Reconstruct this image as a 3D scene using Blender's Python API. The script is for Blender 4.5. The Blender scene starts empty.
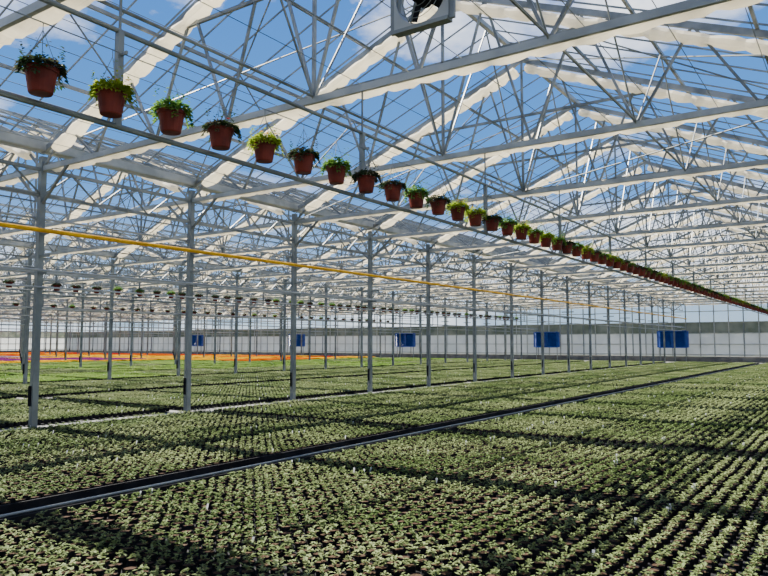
import bpy, math, random
from mathutils import Vector, Matrix
random.seed(7)
R = random.random
def U(a,b): return a+(b-a)*R()
col = bpy.context.scene.collection

# ---------------------------------------------------------------- materials
def nmat(name):
    m = bpy.data.materials.new(name); m.use_nodes = True
    nt = m.node_tree; nt.nodes.clear()
    out = nt.nodes.new('ShaderNodeOutputMaterial')
    return m, nt, out
def noise_color(nt, c1, c2, scale, lo=.4, hi=.6, detail=3):
    g = nt.nodes.new('ShaderNodeNewGeometry')
    n = nt.nodes.new('ShaderNodeTexNoise'); n.inputs['Scale'].default_value = scale
    n.inputs['Detail'].default_value = detail
    nt.links.new(g.outputs['Position'], n.inputs['Vector'])
    r = nt.nodes.new('ShaderNodeValToRGB')
    r.color_ramp.elements[0].position = lo; r.color_ramp.elements[1].position = hi
    r.color_ramp.elements[0].color = (*c1,1); r.color_ramp.elements[1].color = (*c2,1)
    nt.links.new(n.outputs['Fac'], r.inputs['Fac'])
    return r.outputs['Color']
def solid(name, c1, c2=None, rough=.5, metal=0., scale=3., spec=.5):
    m, nt, out = nmat(name)
    b = nt.nodes.new('ShaderNodeBsdfPrincipled')
    b.inputs['Roughness'].default_value = rough; b.inputs['Metallic'].default_value = metal
    b.inputs['Specular IOR Level'].default_value = spec
    nt.links.new(noise_color(nt, c1, c2 or tuple(x*.8 for x in c1), scale), b.inputs['Base Color'])
    nt.links.new(b.outputs[0], out.inputs[0])
    return m
def transl(name, c1, c2, fac, scale, rough=.6, gl=.012):
    m, nt, out = nmat(name)
    c = noise_color(nt, c1, c2, scale)
    d = nt.nodes.new('ShaderNodeBsdfPrincipled'); d.inputs['Roughness'].default_value = rough
    d.inputs['Specular IOR Level'].default_value = gl*6
    t = nt.nodes.new('ShaderNodeBsdfTranslucent')
    x = nt.nodes.new('ShaderNodeMixShader'); x.inputs[0].default_value = fac
    nt.links.new(c, d.inputs['Base Color']); nt.links.new(c, t.inputs['Color'])
    nt.links.new(d.outputs[0], x.inputs[1]); nt.links.new(t.outputs[0], x.inputs[2])
    nt.links.new(x.outputs[0], out.inputs[0])
    return m
def glass(name, gl=.03, tint=(.96,.98,.99)):
    m, nt, out = nmat(name)
    t = nt.nodes.new('ShaderNodeBsdfTransparent'); t.inputs[0].default_value=(*tint,1)
    g = nt.nodes.new('ShaderNodeBsdfGlossy'); g.inputs['Roughness'].default_value=.05
    x = nt.nodes.new('ShaderNodeMixShader'); x.inputs[0].default_value = gl
    nt.links.new(t.outputs[0], x.inputs[1]); nt.links.new(g.outputs[0], x.inputs[2])
    nt.links.new(x.outputs[0], out.inputs[0])
    return m
STEEL = solid('galvanized_steel', (.26,.275,.265), (.13,.145,.14), .45, .3, 2.)
STEELD = solid('galvanized_post', (.20,.225,.225), (.13,.15,.155), .45, .3, 2.)
ALU = solid('aluminium_bar', (.36,.38,.37), (.26,.28,.27), .4, .3, 2.)
CLOTH = transl('gathered_shade_cloth', (.96,.91,.78), (.88,.83,.70), .64, 2.)
PIPEY = solid('yellow_pipe', (.78,.42,.004), (.6,.30,.004), .4, 0, 3., .2)
PIPEW = solid('heating_pipe_paint', (.38,.40,.40), (.28,.30,.30), .45)
BLACK = solid('black_plastic', (.010,.010,.011), (.018,.018,.02), .8, 0, 3., .1)
DGREY = solid('fan_housing', (.05,.055,.06), (.035,.04,.045), .6)
POT = solid('terracotta_plastic', (.16,.023,.014), (.10,.015,.010), .55, 0, 6.,.2)
SOIL = solid('soil', (.035,.02,.012), (.065,.04,.025), .9, 0, 40.,.1)
CONC = solid('concrete_floor', (.16,.16,.15), (.10,.10,.10), .85, 0, 1.5)
GRASS = solid('outside_ground', (.10,.12,.05), (.16,.14,.08), .9, 0, .3)
LEAF = transl('bedding_leaf', (.105,.155,.050), (.21,.255,.110), .30, .5)
LIME = transl('lime_leaf', (.12,.225,.035), (.20,.29,.065), .4, .25)
LEAFY = transl('basket_leaf_yellow_green', (.18,.28,.02), (.30,.38,.04), .45, 9.)
LEAFG = transl('basket_leaf_green', (.07,.17,.03), (.14,.26,.04), .4, 9.)
LEAFD = transl('basket_leaf_dark', (.03,.07,.025), (.065,.06,.04), .35, 9.)
WHITE = transl('white_panel', (.70,.72,.71), (.60,.62,.62), .35, .6)
DARKC = transl('rolled_side_curtain', (.20,.215,.18), (.11,.13,.10), .35, .6)
BLUE = solid('blue_louver', (.006,.04,.24), (.012,.06,.30), .4)
TAG = solid('white_tag', (.7,.72,.72), (.6,.62,.64), .5)
ROOFG = glass('roof_glass')
def flower(n,c): return transl(n, c, tuple(x*.8 for x in c), .3, 3., .7, 0.)
FP=flower('petal_purple',(.20,.035,.17)); FY=flower('petal_yellow',(.70,.42,.005)); FO=flower('petal_orange',(.60,.14,.004)); FR=flower('petal_red',(.40,.012,.015)); FW=flower('petal_white',(.45,.36,.38))

# ---------------------------------------------------------------- mesh helper
class M:
    def __init__(s): s.v=[]; s.f=[]; s.m=[]; s.mats=[]
    def mi(s, mat):
        if mat not in s.mats: s.mats.append(mat)
        return s.mats.index(mat)
    def add(s, vs, fs, mat):
        o=len(s.v); s.v += [tuple(x) for x in vs]
        k=s.mi(mat)
        for f in fs: s.f.append([i+o for i in f]); s.m.append(k)
    def beam(s, p, q, w, h, mat):
        p=Vector(p); q=Vector(q); d=(q-p).normalized()
        up=Vector((0,0,1)) if abs(d.z)<.95 else Vector((1,0,0))
        a=d.cross(up).normalized(); b=a.cross(d).normalized()
        a*=w/2; b*=h/2
        vs=[p-a-b,p+a-b,p+a+b,p-a+b,q-a-b,q+a-b,q+a+b,q-a+b]
        s.add(vs,[(3,2,1,0),(4,5,6,7),(0,1,5,4),(1,2,6,5),(2,3,7,6),(3,0,4,7)],mat)
    def tube(s, p, q, r, mat, n=8, r2=None):
        p=Vector(p); q=Vector(q); d=(q-p).normalized(); r2=r if r2 is None else r2
        up=Vector((0,0,1)) if abs(d.z)<.95 else Vector((1,0,0))
        a=d.cross(up).normalized(); b=a.cross(d).normalized()
        vs=[]
        for i in range(n):
            t=2*math.pi*i/n; e=a*math.cos(t)+b*math.sin(t); vs.append(p+e*r)
        for i in range(n):
            t=2*math.pi*i/n; e=a*math.cos(t)+b*math.sin(t); vs.append(q+e*r2)
        fs=[(i,(i+1)%n,n+(i+1)%n,n+i) for i in range(n)]+[tuple(range(n))[::-1],tuple(range(n,2*n))]
        s.add(vs,fs,mat)
    def cloth(s, p, q, rw, rh, mat, seg=.13, n=8):
        p=Vector(p); q=Vector(q); L=(q-p).length; d=(q-p).normalized()
        up=Vector((0,0,1)); a=d.cross(up).normalized(); b=a.cross(d).normalized()
        k=int(L/seg); vs=[];fs=[]
        for j in range(k+1):
            c=p+d*(L*j/k); e=.74 if j%4==0 else U(.9,1.1)
            c=c+b*U(-.01,.01)-b*(0 if j%4==0 else .012)
            for i in range(n):
                t=2*math.pi*i/n
                vs.append(c+a*math.cos(t)*rw*e+b*math.sin(t)*rh*e*U(.88,1.12))
        for j in range(k):
            for i in range(n):
                fs.append((j*n+i,j*n+(i+1)%n,(j+1)*n+(i+1)%n,(j+1)*n+i))
        fs.append(tuple(range(n))[::-1]); fs.append(tuple(range(k*n,k*n+n)))
        s.add(vs,fs,mat)
    def mesh(s, name, smooth=False):
        me=bpy.data.meshes.new(name); me.from_pydata(s.v,[],s.f)
        for m in s.mats: me.materials.append(m)
        me.polygons.foreach_set('material_index', s.m)
        if smooth: me.polygons.foreach_set('use_smooth',[True]*len(s.f))
        me.update(); return me
    def obj(s, name, loc=(0,0,0), smooth=False, parent=None):
        return place(name, s.mesh(name,smooth), loc, parent)
def place(name, me, loc=(0,0,0), parent=None, rot=0):
    o=bpy.data.objects.new(name, me); o.location=loc; o.rotation_euler=(0,0,rot)
    col.objects.link(o)
    if parent: o.parent=parent
    return o

# ---------------------------------------------------------------- layout
W=14.4; G0=13.7-2*W; NB=9; G=[G0+W*k for k in range(NB+1)]
SP=3.85; US=[SP*k for k in range(-3,19)]; U0=US[0]; U1=US[-1]
ZC=5.15; ZE=5.5; ZR=8.4
FL=-.12
def zr(v): return ZE+(ZR-ZE)*(1-abs(v-W/2)/(W/2))
FRAME=place('greenhouse_frame',None)

# ---------------------------------------------------------------- roof trusses
t=M(); 
for g in G[:-1]:
    t.beam((0,g,ZC),(0,g+W,ZC),.06,.10,ALU)
    t.beam((0,g,ZE),(0,g+W/2,ZR),.06,.11,STEEL)
    t.beam((0,g+W,ZE),(0,g+W/2,ZR),.06,.11,STEEL)
    n=8
    for j in range(n):
        v0=W*j/n; v1=W*(j+1)/n; vm=(v0+v1)/2
        if j>0: t.beam((0,g+v0,ZC),(0,g+vm,zr(vm)),.042,.042,STEEL)
        else: t.beam((0,g+v0+.05,ZC),(0,g+vm,zr(vm)),.042,.042,STEEL)
        t.beam((0,g+vm,zr(vm)),(0,g+v1,ZC),.042,.042,STEEL)
    t.beam((0,g+W/2,ZC),(0,g+W/2,ZR),.05,.05,STEEL)
    t.beam((0,g+W*.27,zr(W*.27)-.05),(0,g+W*.73,zr(W*.27)-.05),.05,.06,STEEL)
    t.cloth((.14,g+.25,ZC+.01),(.14,g+W-.25,ZC+.01),.13,.085,CLOTH)
    t.cloth((.0,g+.5,zr(.5)-.2),(.0,g+W/2-.15,ZR-.25),.17,.10,CLOTH)
    t.cloth((.0,g+W-.5,zr(.5)-.2),(.0,g+W/2+.15,ZR-.25),.17,.10,CLOTH)
tm=t.mesh('roof_truss')
for u in US: place('roof_truss', tm, (u,0,0), FRAME)

# ---------------------------------------------------------------- posts + row girders
p=M()
for g in G[1:-1]:
    for u in US[1:-1]:
        p.beam((u,g,FL),(u,g,ZE-.1),.12,.12,STEELD)
        p.beam((u,g,FL),(u,g,FL+.03),.3,.3,STEELD)
        p.beam((u,g-.0,ZC-.75),(u,g-.9,ZC-.03),.05,.05,STEELD)
        p.beam((u,g+.0,ZC-.75),(u,g+.9,ZC-.03),.05,.05,STEELD)
        p.beam((u,g-.35,3.35),(u,g+.35,3.35),.04,.05,STEELD)
        p.beam((u-.07,g,.35),(u-.07,g,.75),.02,.10,BLACK)
p.obj('support_posts',parent=FRAME)
gm=M()
gm.beam((U0,0,ZE+.02),(U1,0,ZE+.02),.26,.05,ALU)
gm.beam((U0,-.14,ZE+.1),(U1,-.14,ZE+.1),.02,.18,ALU)
gm.beam((U0,.14,ZE+.1),(U1,.14,ZE+.1),.02,.18,ALU)
gme=gm.mesh('roof_gutter')
gi=M()
gi.beam((U0,0,ZC-.02),(U1,0,ZC-.02),.06,.07,STEEL)
gi.beam((U0,0,ZC-.55),(U1,0,ZC-.55),.06,.06,STEEL)
x=U0; k=0
while x<U1-.1:
    a,b=(ZC-.55,ZC-.02) if k%2==0 else (ZC-.02,ZC-.55)
    gi.beam((x,0,a),(x+SP/6,0,b),.03,.03,STEEL); x+=SP/6; k+=1
gie=gi.mesh('lattice_girder')
for g in G:
    place('roof_gutter',gme,(0,g,0),FRAME); place('lattice_girder',gie,(0,g,0),FRAME)

# purlins, glazing bars, bracing
pu=M()
for g in G[:-1]:
    pu.beam((U0,g+W/2,ZR+.1),(U1,g+W/2,ZR+.1),.1,.1,ALU)
    for fr in (.25,.5,.75):
        for v in (W/2*fr, W-W/2*fr):
            pu.beam((U0,g+v,zr(v)+.09),(U1,g+v,zr(v)+.09),.05,.06,STEEL)
pu.obj('roof_purlins',parent=FRAME)
gb=M()
nb=int((U1-U0)/.77)
for bi,g in enumerate(G[:-1]):
    st=1 if bi<5 else 2
    for i in range(0,nb+1,st):
        u=U0+i*.77
        gb.beam((u,g+.15,zr(.15)+.15),(u,g+W/2,ZR+.16),.018,.03,STEEL)
        gb.beam((u,g+W-.15,zr(.15)+.15),(u,g+W/2,ZR+.16),.018,.03,STEEL)
gb.obj('ceiling')
br=M()
for g in G[:-1]:
    for i in range(len(US)-1):
        a,b=US[i],US[i+1]
        for (w0,w1) in ((.1,W/2),(W-.1,W/2)):
            if (i%2==0)==(w0<1):
                br.tube((a,g+w0,ZE+.03),(b,g+w1,ZR),.016,STEEL,5)
                br.tube((b,g+w0,ZE+.03),(a,g+w1,ZR),.016,STEEL,5)
        br.tube((a,g+W/2,ZC),(a+SP/2,g+W/2,ZR),.02,STEEL,5)
        br.tube((b,g+W/2,ZC),(a+SP/2,g+W/2,ZR),.02,STEEL,5)
        for q in (W*.25,W*.75):
            br.tube((a,g+q,ZC),(a+SP/2,g+q,zr(q)+.06),.016,STEEL,5)
            br.tube((b,g+q,ZC),(a+SP/2,g+q,zr(q)+.06),.016,STEEL,5)
        if i%3==0:
            br.tube((a,g+W/2,ZC+.03),(b,g+W,ZC+.03),.014,STEEL,4)
            br.tube((b,g+W/2,ZC+.03),(a,g,ZC+.03),.014,STEEL,4)
    for q in (W*.25,W*.5,W*.75):
        br.tube((U0,g+q,ZC+.06),(U1,g+q,ZC+.06),.022,STEEL,6)
br.obj('wind_bracing_rods',parent=FRAME)
wi=M()
for bi,g in enumerate(G[:-1]):
    n=18 if bi<4 else 6
    for i in range(1,n):
        v=g+W*i/n
        wi.tube((U0,v,ZC+.1),(U1,v,ZC+.1),.006,STEELD,3)
wi.obj('screen_support_wires',parent=FRAME)

# ---------------------------------------------------------------- basket rail girder (bay centre)
def rail(vc):
    r=M()
    r.tube((U0,vc+.12,3.6),(U1,vc+.12,3.6),.03,STEELD,8)
    r.tube((U0,vc+.12,4.51),(U1,vc+.12,4.51),.026,STEELD,8)
    for u in US:
        r.beam((u,vc+.12,3.6),(u,vc+.12,4.51),.06,.06,STEELD)
        r.beam((u,vc+.12,4.5),(u,vc+.12,ZC),.02,.02,STEELD)
        r.beam((u,vc+.12,4.28),(u,vc,4.28),.02,.03,STEELD)
    r.tube((U0,vc,4.25),(U1,vc,4.25),.006,STEELD,5)
    return r.obj('basket_conveyor_rail')
RL=[rail(5.5),rail(26.0),rail(40.4)]

# ---------------------------------------------------------------- hanging baskets
def leafquad(m, c, dirv, L, w, mat, droop=.3):
    d=Vector(dirv).normalized(); sd=d.cross(Vector((0,0,1)))
    if sd.length<.1: sd=Vector((1,0,0))
    sd.normalize(); c=Vector(c)
    mid=c+d*L*.5; tip=c+d*L-Vector((0,0,L*droop))
    m.add([c, mid+sd*w/2, tip, mid-sd*w/2],[(0,1,2),(0,2,3)],mat)
def basket(leaf, flow=None, nl=170, tall=.16, droop=.3, nf=10):
    m=M(); n=20
    prof=[(.0,-.125),(.090,-.125),(.096,-.115),(.124,.055),(.135,.055),(.138,.09),(.128,.09),(.121,.08),(0,.08)]
    vs=[];fs=[]
    for (r,z) in prof:
        for i in range(n):
            a=2*math.pi*i/n; vs.append((max(r,.001)*math.cos(a),max(r,.001)*math.sin(a),z))
    for j in range(len(prof)-2):
        for i in range(n): fs.append((j*n+i,j*n+(i+1)%n,(j+1)*n+(i+1)%n,(j+1)*n+i))
    m.add(vs,fs,POT)
    m.add([(.122*math.cos(2*math.pi*i/n),.122*math.sin(2*math.pi*i/n),.078) for i in range(n)],[tuple(range(n))],SOIL)
    nl=int(nl*2.4)
    for i in range(nl):
        a=U(0,6.283); rr=.16*math.sqrt(R()); e=U(-.1,1.3)
        base=(rr*math.cos(a), rr*math.sin(a), .08+U(0,tall)*(1.1-rr/.2))
        leafquad(m, base,(math.cos(a+U(-1,1)),math.sin(a+U(-1,1)),e*.8),U(.035,.07),U(.02,.036),leaf,droop)
    for i in range(48):
        a=U(0,6.283); rad=U(.12,.165); kk=random.choice([1,1,2,2,4])
        for k in range(kk):
            for s_ in (-.5,.5):
                leafquad(m,((rad+.01*k)*math.cos(a),(rad+.01*k)*math.sin(a),.11-.035*k),(math.cos(a+s_),math.sin(a+s_),U(-.6,.3)),.05,.028,leaf,.4)
    for i in range(14):
        a=U(0,6.283); h_=U(.1,.22); x0=.09*math.cos(a); y0=.09*math.sin(a)
        for k in range(6):
            leafquad(m,(x0*(1+.2*k),y0*(1+.2*k),.1+h_*k/5),(math.cos(a+k*2),math.sin(a+k*2),.5),.045,.022,leaf,.2)
    if flow:
        for i in range(nf):
            a=U(0,6.283); rr=U(0,.16); c=Vector((rr*math.cos(a),rr*math.sin(a),.12+tall*U(.3,.9)))
            for k in range(5):
                b=2*math.pi*k/5
                leafquad(m,c,(math.cos(b),math.sin(b),.35),.025,.02,flow,.1)
    for k in range(3):
        a=2*math.pi*k/3+.4
        m.tube((.133*math.cos(a),.133*math.sin(a),.09),(0,0,.42),.003,STEELD,4)
    m.tube((0,0,.42),(0,0,.48),.004,STEELD,4)
    return m.mesh('hanging_basket')
BK=[basket(LEAFD,None,170,.12), basket(LEAFY,FY,190,.13), basket(LEAFG,None,190,.14), basket(LEAFD,FR,150,.09,.3,4), basket(LEAFG,FY,150,.1,.3,5)]
order=[0,1,2,3,1,0,2,0,3,2,0,1,1,3,2,1,4,1,4,3]
for k in range(-1,96):
    u=3.05+.655*k
    place('hanging_basket', BK[order[k] if 0<=k<20 else random.choice([0,1,2,3,4])], (u,5.5+U(-.01,.01),3.77),None,U(0,6))
for vv,n_,s_ in ((26.0,66,.9),(40.4,50,1.2)):
    for k in range(n_):
        place('hanging_basket', BK[random.choice([0,3,2,0])], (1+s_*k+U(-.2,.2),vv,3.77),None,U(0,6))

# ---------------------------------------------------------------- pipes
VP=G[2]-.3
y=M(); y.tube((U0,VP,3.84),(U1,VP,3.84),.045,PIPEY,12)
for u in US: y.beam((u,VP,3.8),(u,G[2]-.07,3.8),.03,.03,STEELD)
y.obj('yellow_gas_pipe')
hp=M()
for g in G[1:8]:
    for (dv,z,r) in ((-.22,3.05,.03),(.22,3.05,.03),(-.15,2.72,.02),(.15,4.15,.025)):
        hp.tube((U0,g+dv,z),(U1,g+dv,z),r,PIPEW,6)
    for u in US[1:-1]: 
        hp.beam((u,g-.25,3.0),(u,g+.25,3.0),.04,.04,STEELD)
        hp.beam((u,g-.1,2.69),(u,g-.2,2.69),.03,.03,STEELD)
        hp.beam((u,g,4.12),(u,g+.2,4.12),.03,.03,STEELD)
hp.obj('heating_pipes',parent=FRAME)

# ---------------------------------------------------------------- air circulation fan
f=M(); S=.21
FZ=3.90
for s1 in (-1,1):
    f.beam((0,-S,s1*S),(0,S,s1*S),.07,.025,STEELD); f.beam((0,s1*S,-S),(0,s1*S,S),.07,.025,STEELD)
n=32; vs=[];fs=[]
for i in range(n):
    a=2*math.pi*i/n; c,s_=math.cos(a),math.sin(a); q=S/max(abs(c),abs(s_))
    vs += [(-.02,c*.19,s_*.19),(-.02,c*q,s_*q),(.06,c*.185,s_*.185)]
for i in range(n):
    j=(i+1)%n
    fs += [(3*i,3*j,3*j+1,3*i+1),(3*i,3*i+2,3*j+2,3*j)]
f.add(vs,fs,ALU)
f.tube((-.1,0,0),(.06,0,0),.06,BLACK,16); f.tube((-.12,0,0),(-.1,0,0),.04,BLACK,16)
for k in range(4):
    a=math.pi/2*k+.4
    d=Vector((0,math.cos(a),math.sin(a))); sd=Vector((.35,-math.sin(a),math.cos(a))).normalized()
    f.add([d*.05-sd*.03,d*.05+sd*.03,d*.175+sd*.065,d*.175-sd*.045],[(0,1,2,3)],BLACK)
    f.beam(d*.06+Vector((-.05,0,0)),d*.19+Vector((-.03,0,0)),.012,.012,STEELD)
for rr in (.09,.13,.17):
    for i in range(24):
        a=2*math.pi*i/24;b=2*math.pi*(i+1)/24
        f.tube((-.06,rr*math.cos(a),rr*math.sin(a)),(-.06,rr*math.cos(b),rr*math.sin(b)),.003,STEELD,4)
f.tube((0,-.16,S),(0,-.16,ZC-FZ),.012,STEELD,6); f.tube((0,.16,S),(0,.16,ZC-FZ),.012,STEELD,6)
f.obj('circulation_fan',(SP,2.32,FZ))

# ---------------------------------------------------------------- bedding plants
TP=1.2
def tile(name, leaf, density=1., flow=None, size=1.):
    m=M(); h=TP/2
    m.add([(-h+.015,-h+.015,FL+.02),(h-.015,-h+.015,FL+.02),(h-.015,h-.015,FL+.02),(-h+.015,h-.015,FL+.02)],[(0,1,2,3)],BLACK)
    N=8; pt=TP/N
    for i in range(N):
        for j in range(N):
            cx=-h+pt*(i+.5)+U(-.010,.010); cy=-h+pt*(j+.5)+U(-.010,.010); n=7
            vs=[(cx+.042*math.cos(6.283*k/n),cy+.042*math.sin(6.283*k/n),FL+.02) for k in range(n)]
            vs+=[(cx+.056*math.cos(6.283*k/n),cy+.056*math.sin(6.283*k/n),FL+.095) for k in range(n)]
            m.add(vs,[(k,(k+1)%n,n+(k+1)%n,n+k) for k in range(n)],BLACK)
            m.add([(cx+.053*math.cos(6.283*k/n),cy+.053*math.sin(6.283*k/n),FL+.085) for k in range(n)],[tuple(range(n))],SOIL)
            if R()>density: continue
            sc=U(.62,1.15)*size; nl=18
            for k in range(nl):
                a=U(0,6.283); e=U(.0,1.)
                b=(cx+U(-.025,.025),cy+U(-.025,.025),FL+.09+U(0,.05)*sc)
                leafquad(m,b,(math.cos(a),math.sin(a),e),U(.035,.062)*sc,U(.02,.034)*sc,leaf,U(.1,.5))
            if flow and R()<.9:
                for k in range(random.choice([3,6,10])):
                    a=U(0,6.283); c=Vector((cx+U(-.06,.06),cy+U(-.06,.06),FL+.15+U(0,.09)))
                    for q in range(4):
                        leafquad(m,c,(math.cos(q*1.57+a),math.sin(q*1.57+a),.9),.05,.05,flow,.05)
            elif R()<.012:
                m.add([(cx+.03,cy-.012,FL+.09),(cx+.03,cy+.012,FL+.09),(cx+.045,cy+.012,FL+.15),(cx+.045,cy-.012,FL+.15)],[(0,1,2,3)],TAG)
    return m.mesh(name)
kinds={}
def regk(k,mesh): kinds[k]=[mesh,[]]
for i in range(4): regk('g%d'%i, tile('plant_tray',LEAF,[.99,.96,.98,.92][i],None,[1.,.95,1.05,.9][i]))
for i in range(2): regk('l%d'%i, tile('lime_plant_tray',LIME,1.,None,1.15))
regk('fp',tile('purple_flower_tray',LIME,1,FP,1.2)); regk('fy',tile('yellow_flower_tray',LIME,1,FY,1.2))
regk('fo',tile('orange_flower_tray',LIME,1,FO,1.2)); regk('fr',tile('red_flower_tray',LIME,1,FR,1.2)); regk('fw',tile('white_flower_tray',LIME,1,FW,1.2))
strips=[]
def strip(a,b):
    n=int((b-a)/TP); off=(b-a-n*TP)/2
    for i in range(n): strips.append(a+off+TP*(i+.5))
strip(-14.8,-1.0); strip(-.75,6.55); strip(7.1,13.45); strip(13.95,20.7); strip(21.1,27.85)
for g in G[3:-1]:
    strip(g+.3,g+W/2-.2); strip(g+W/2+.2,g+W-.3)
rr2=random.Random(3); blocks={}
def blockkind(v,u,opts):
    key=(int(v/3.7),int(u/9),opts[0])
    if key not in blocks: blocks[key]=rr2.choice(opts)
    return blocks[key]
for v in strips:
    for i in range(int((64-(-4))/TP)+1):
        blk=i//13
        u=-4+TP*(i+.5)+blk*.35
        if u>64: break
        k='g%d'%random.randrange(4)
        if v>28 and (int(u/8)+int(v/7))%3==0: k='l%d'%random.randrange(2)
        if v>34 and (int(u/5)+int(v/7))%3!=0: k='l%d'%random.randrange(2)
        if v>44 and u>44:
            k='fy'
            if u>54 or v>80: k=blockkind(v,u,['fo','fy','fy','fo','fr'])
            elif v<48: k='fo'
            if int(u-44)%5==4: k='l0'
        if v>54 and 26<u<=44:
            k=blockkind(v,u,['fp','fp','fw','fp','fy','l0'])
        kinds[k][1].append((u,v,0))
PL=place('bedding_plant_crop',None); FLW=place('flowering_plant_crop',None)
names={'g':'bedding_plants','l':'lime_bedding_plants','fp':'purple_flowers','fy':'yellow_flowers','fo':'orange_flowers','fr':'red_flowers','fw':'white_flowers'}
for k,(me,pts) in kinds.items():
    if not pts: continue
    nm=names[k] if k in names else names[k[0]]
    pm=bpy.data.meshes.new(nm); pm.from_pydata(pts,[],[])
    po=place(nm,pm,(0,0,0),FLW if k in names else PL); po.instance_type='VERTS'; po.show_instancer_for_render=False
    place(me.name,me,(0,0,0),po)

# aisle edging
e=M()
v0,v1=6.55,7.1
e.beam((-6,v0,-.06),(65,v0,-.06),.02,.12,BLACK); e.beam((-6,v1,-.06),(65,v1,-.06),.02,.12,BLACK)
e.tube((-6,v0+.06,.015),(65,v0+.06,.015),.014,STEELD,8)
for i in range(48): e.beam((-6+1.5*i,v0+.06,FL),(-6+1.5*i,v0+.06,.01),.02,.02,STEELD)
e.add([(-6,v0,FL+.006),(65,v0,FL+.006),(65,v1,FL+.006),(-6,v1,FL+.006)],[(0,1,2,3)],BLACK)
e.obj('bed_edging',parent=PL)

# ---------------------------------------------------------------- shell
fl=M(); fl.add([(U0,G[0],FL),(U1,G[0],FL),(U1,G[-1],FL),(U0,G[-1],FL)],[(0,1,2,3)],CONC); fl.obj('floor')
gd=M(); gd.add([(-300,-300,FL-.05),(500,-300,FL-.05),(500,500,FL-.05),(-300,500,FL-.05)],[(0,1,2,3)],GRASS); gd.obj('ground')
def wall(name,p,q):
    m=M(); p=Vector(p); q=Vector(q); L=(q-p).length; d=(q-p)/L
    m.beam(p+Vector((0,0,FL+.25)),q+Vector((0,0,FL+.25)),.2,.5,CONC)
    for (za,zb,mt) in ((.4,2.5,WHITE),(2.5,3.5,DARKC)):
        m.add([p+Vector((0,0,za)),q+Vector((0,0,za)),q+Vector((0,0,zb)),p+Vector((0,0,zb))],[(0,1,2,3)],mt)
    n=int(L/1.2)
    for i in range(n+1):
        c=p+d*(L*i/n)
        m.beam(c+Vector((0,0,0)),c+Vector((0,0,ZE)),.09,.09,STEELD if i%4==0 else ALU)
    for z in (.55,1.5,2.5,3.5,4.5,ZE): m.beam(p+Vector((0,0,z)),q+Vector((0,0,z)),.11,.07,ALU)
    m.add([p+Vector((0,0,3.5)),q+Vector((0,0,3.5)),q+Vector((0,0,ZE)),p+Vector((0,0,ZE))],[(0,1,2,3)],ROOFG)
    m.obj(name)
wall('wall_end',(U1+.3,G[0]-.3,0),(U1+.3,G[-1]+.3,0)); wall('wall_back',(U0-.3,G[0]-.3,0),(U0-.3,G[-1]+.3,0))
wall('wall_left',(U0-.3,G[-1]+.3,0),(U1+.3,G[-1]+.3,0)); wall('wall_right',(U0-.3,G[0]-.3,0),(U1+.3,G[0]-.3,0))

b=M()
w2,h2=1.2,.75
for (p_,q_) in (((0,-w2,-h2),(0,w2,-h2)),((0,-w2,h2),(0,w2,h2)),((0,-w2,-h2),(0,-w2,h2)),((0,w2,-h2),(0,w2,h2)),((0,0,-h2),(0,0,h2))):
    b.beam(p_,q_,.35,.09,BLUE)
for i in range(12):
    z=-h2+.1+i*(2*h2-.2)/11
    b.add([(-.1,-w2,z-.05),(-.1,w2,z-.05),(.02,w2,z+.06),(.02,-w2,z+.06)],[(0,1,2,3)],BLUE)
b.add([(.12,-w2,-h2),(.12,w2,-h2),(.12,w2,h2),(.12,-w2,h2)],[(0,1,2,3)],BLACK)
for sy in (-1,1): b.beam((0,sy*1.1,-h2),(0,sy*1.1,FL-1.95),.06,.06,STEELD)
bm=b.mesh('blue_louvered_heater')
for v in (14.4,26.5,43.5,60,79): place('blue_louvered_heater',bm,(U1-1.2,v,1.95))

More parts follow.
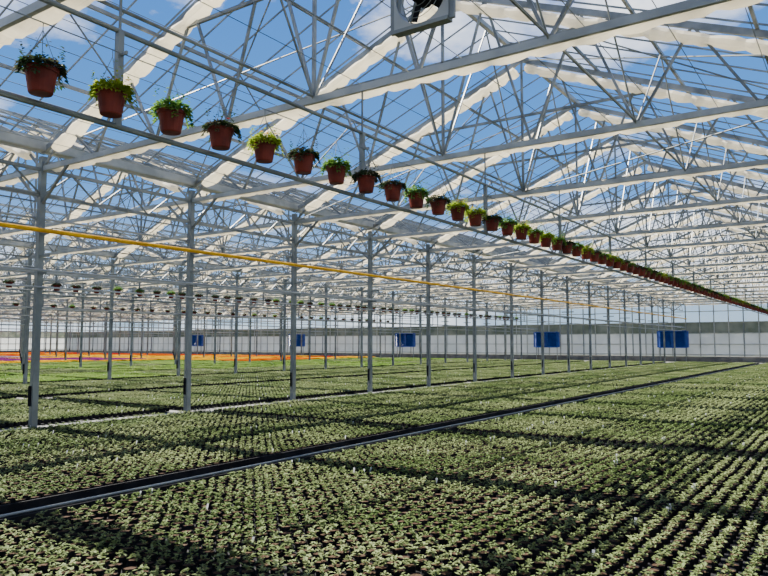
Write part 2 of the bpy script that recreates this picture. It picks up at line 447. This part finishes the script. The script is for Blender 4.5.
# ---------------------------------------------------------------- sky + sun
w=bpy.data.worlds.new('sky'); bpy.context.scene.world=w; w.use_nodes=True
nt=w.node_tree; nt.nodes.clear()
out=nt.nodes.new('ShaderNodeOutputWorld'); bg=nt.nodes.new('ShaderNodeBackground')
tc=nt.nodes.new('ShaderNodeTexCoord')
sx=nt.nodes.new('ShaderNodeSeparateXYZ'); nt.links.new(tc.outputs['Generated'],sx.inputs[0])
gr=nt.nodes.new('ShaderNodeValToRGB'); ce=gr.color_ramp.elements
ce[0].position=0; ce[0].color=(.60,.82,1,1); ce[1].position=.8; ce[1].color=(.018,.14,.70,1)
e2=gr.color_ramp.elements.new(.22); e2.color=(.11,.40,1.0,1)
nt.links.new(sx.outputs[2],gr.inputs[0])
mp=nt.nodes.new('ShaderNodeMapping'); mp.inputs['Scale'].default_value=(1,1,2.2)
no=nt.nodes.new('ShaderNodeTexNoise'); no.inputs['Scale'].default_value=2.6; no.inputs['Detail'].default_value=8; no.inputs['Roughness'].default_value=.6
rp=nt.nodes.new('ShaderNodeValToRGB'); rp.color_ramp.elements[0].position=.48; rp.color_ramp.elements[1].position=.68
mx=nt.nodes.new('ShaderNodeMixRGB'); mx.inputs[2].default_value=(2.1,2.15,2.2,1)
nt.links.new(tc.outputs['Generated'],mp.inputs[0]); nt.links.new(mp.outputs[0],no.inputs['Vector'])
nt.links.new(no.outputs['Fac'],rp.inputs[0]); nt.links.new(rp.outputs[0],mx.inputs[0])
nt.links.new(gr.outputs[0],mx.inputs[1]); nt.links.new(mx.outputs[0],bg.inputs[0])
bg.inputs[1].default_value=1.15
nt.links.new(bg.outputs[0],out.inputs[0])
sl=bpy.data.lights.new('sun','SUN'); sl.energy=24; sl.angle=math.radians(.53); sl.color=(1,.95,.84)
so=bpy.data.objects.new('sun',sl); col.objects.link(so)
az=math.radians(87); el=math.radians(50)
d=Vector((math.cos(az)*math.cos(el),math.sin(az)*math.cos(el),math.sin(el)))
so.rotation_euler=d.to_track_quat('Z','Y').to_euler(); so.location=(20,20,40)

# ---------------------------------------------------------------- camera
cd=bpy.data.cameras.new('camera'); cd.sensor_width=36; cd.lens=700/768*36; cd.clip_end=2000
co=bpy.data.objects.new('camera',cd); col.objects.link(co)
co.location=(0,0,1.6); co.rotation_euler=(math.radians(94.5),0,math.radians(34.3-90))
bpy.context.scene.camera=co
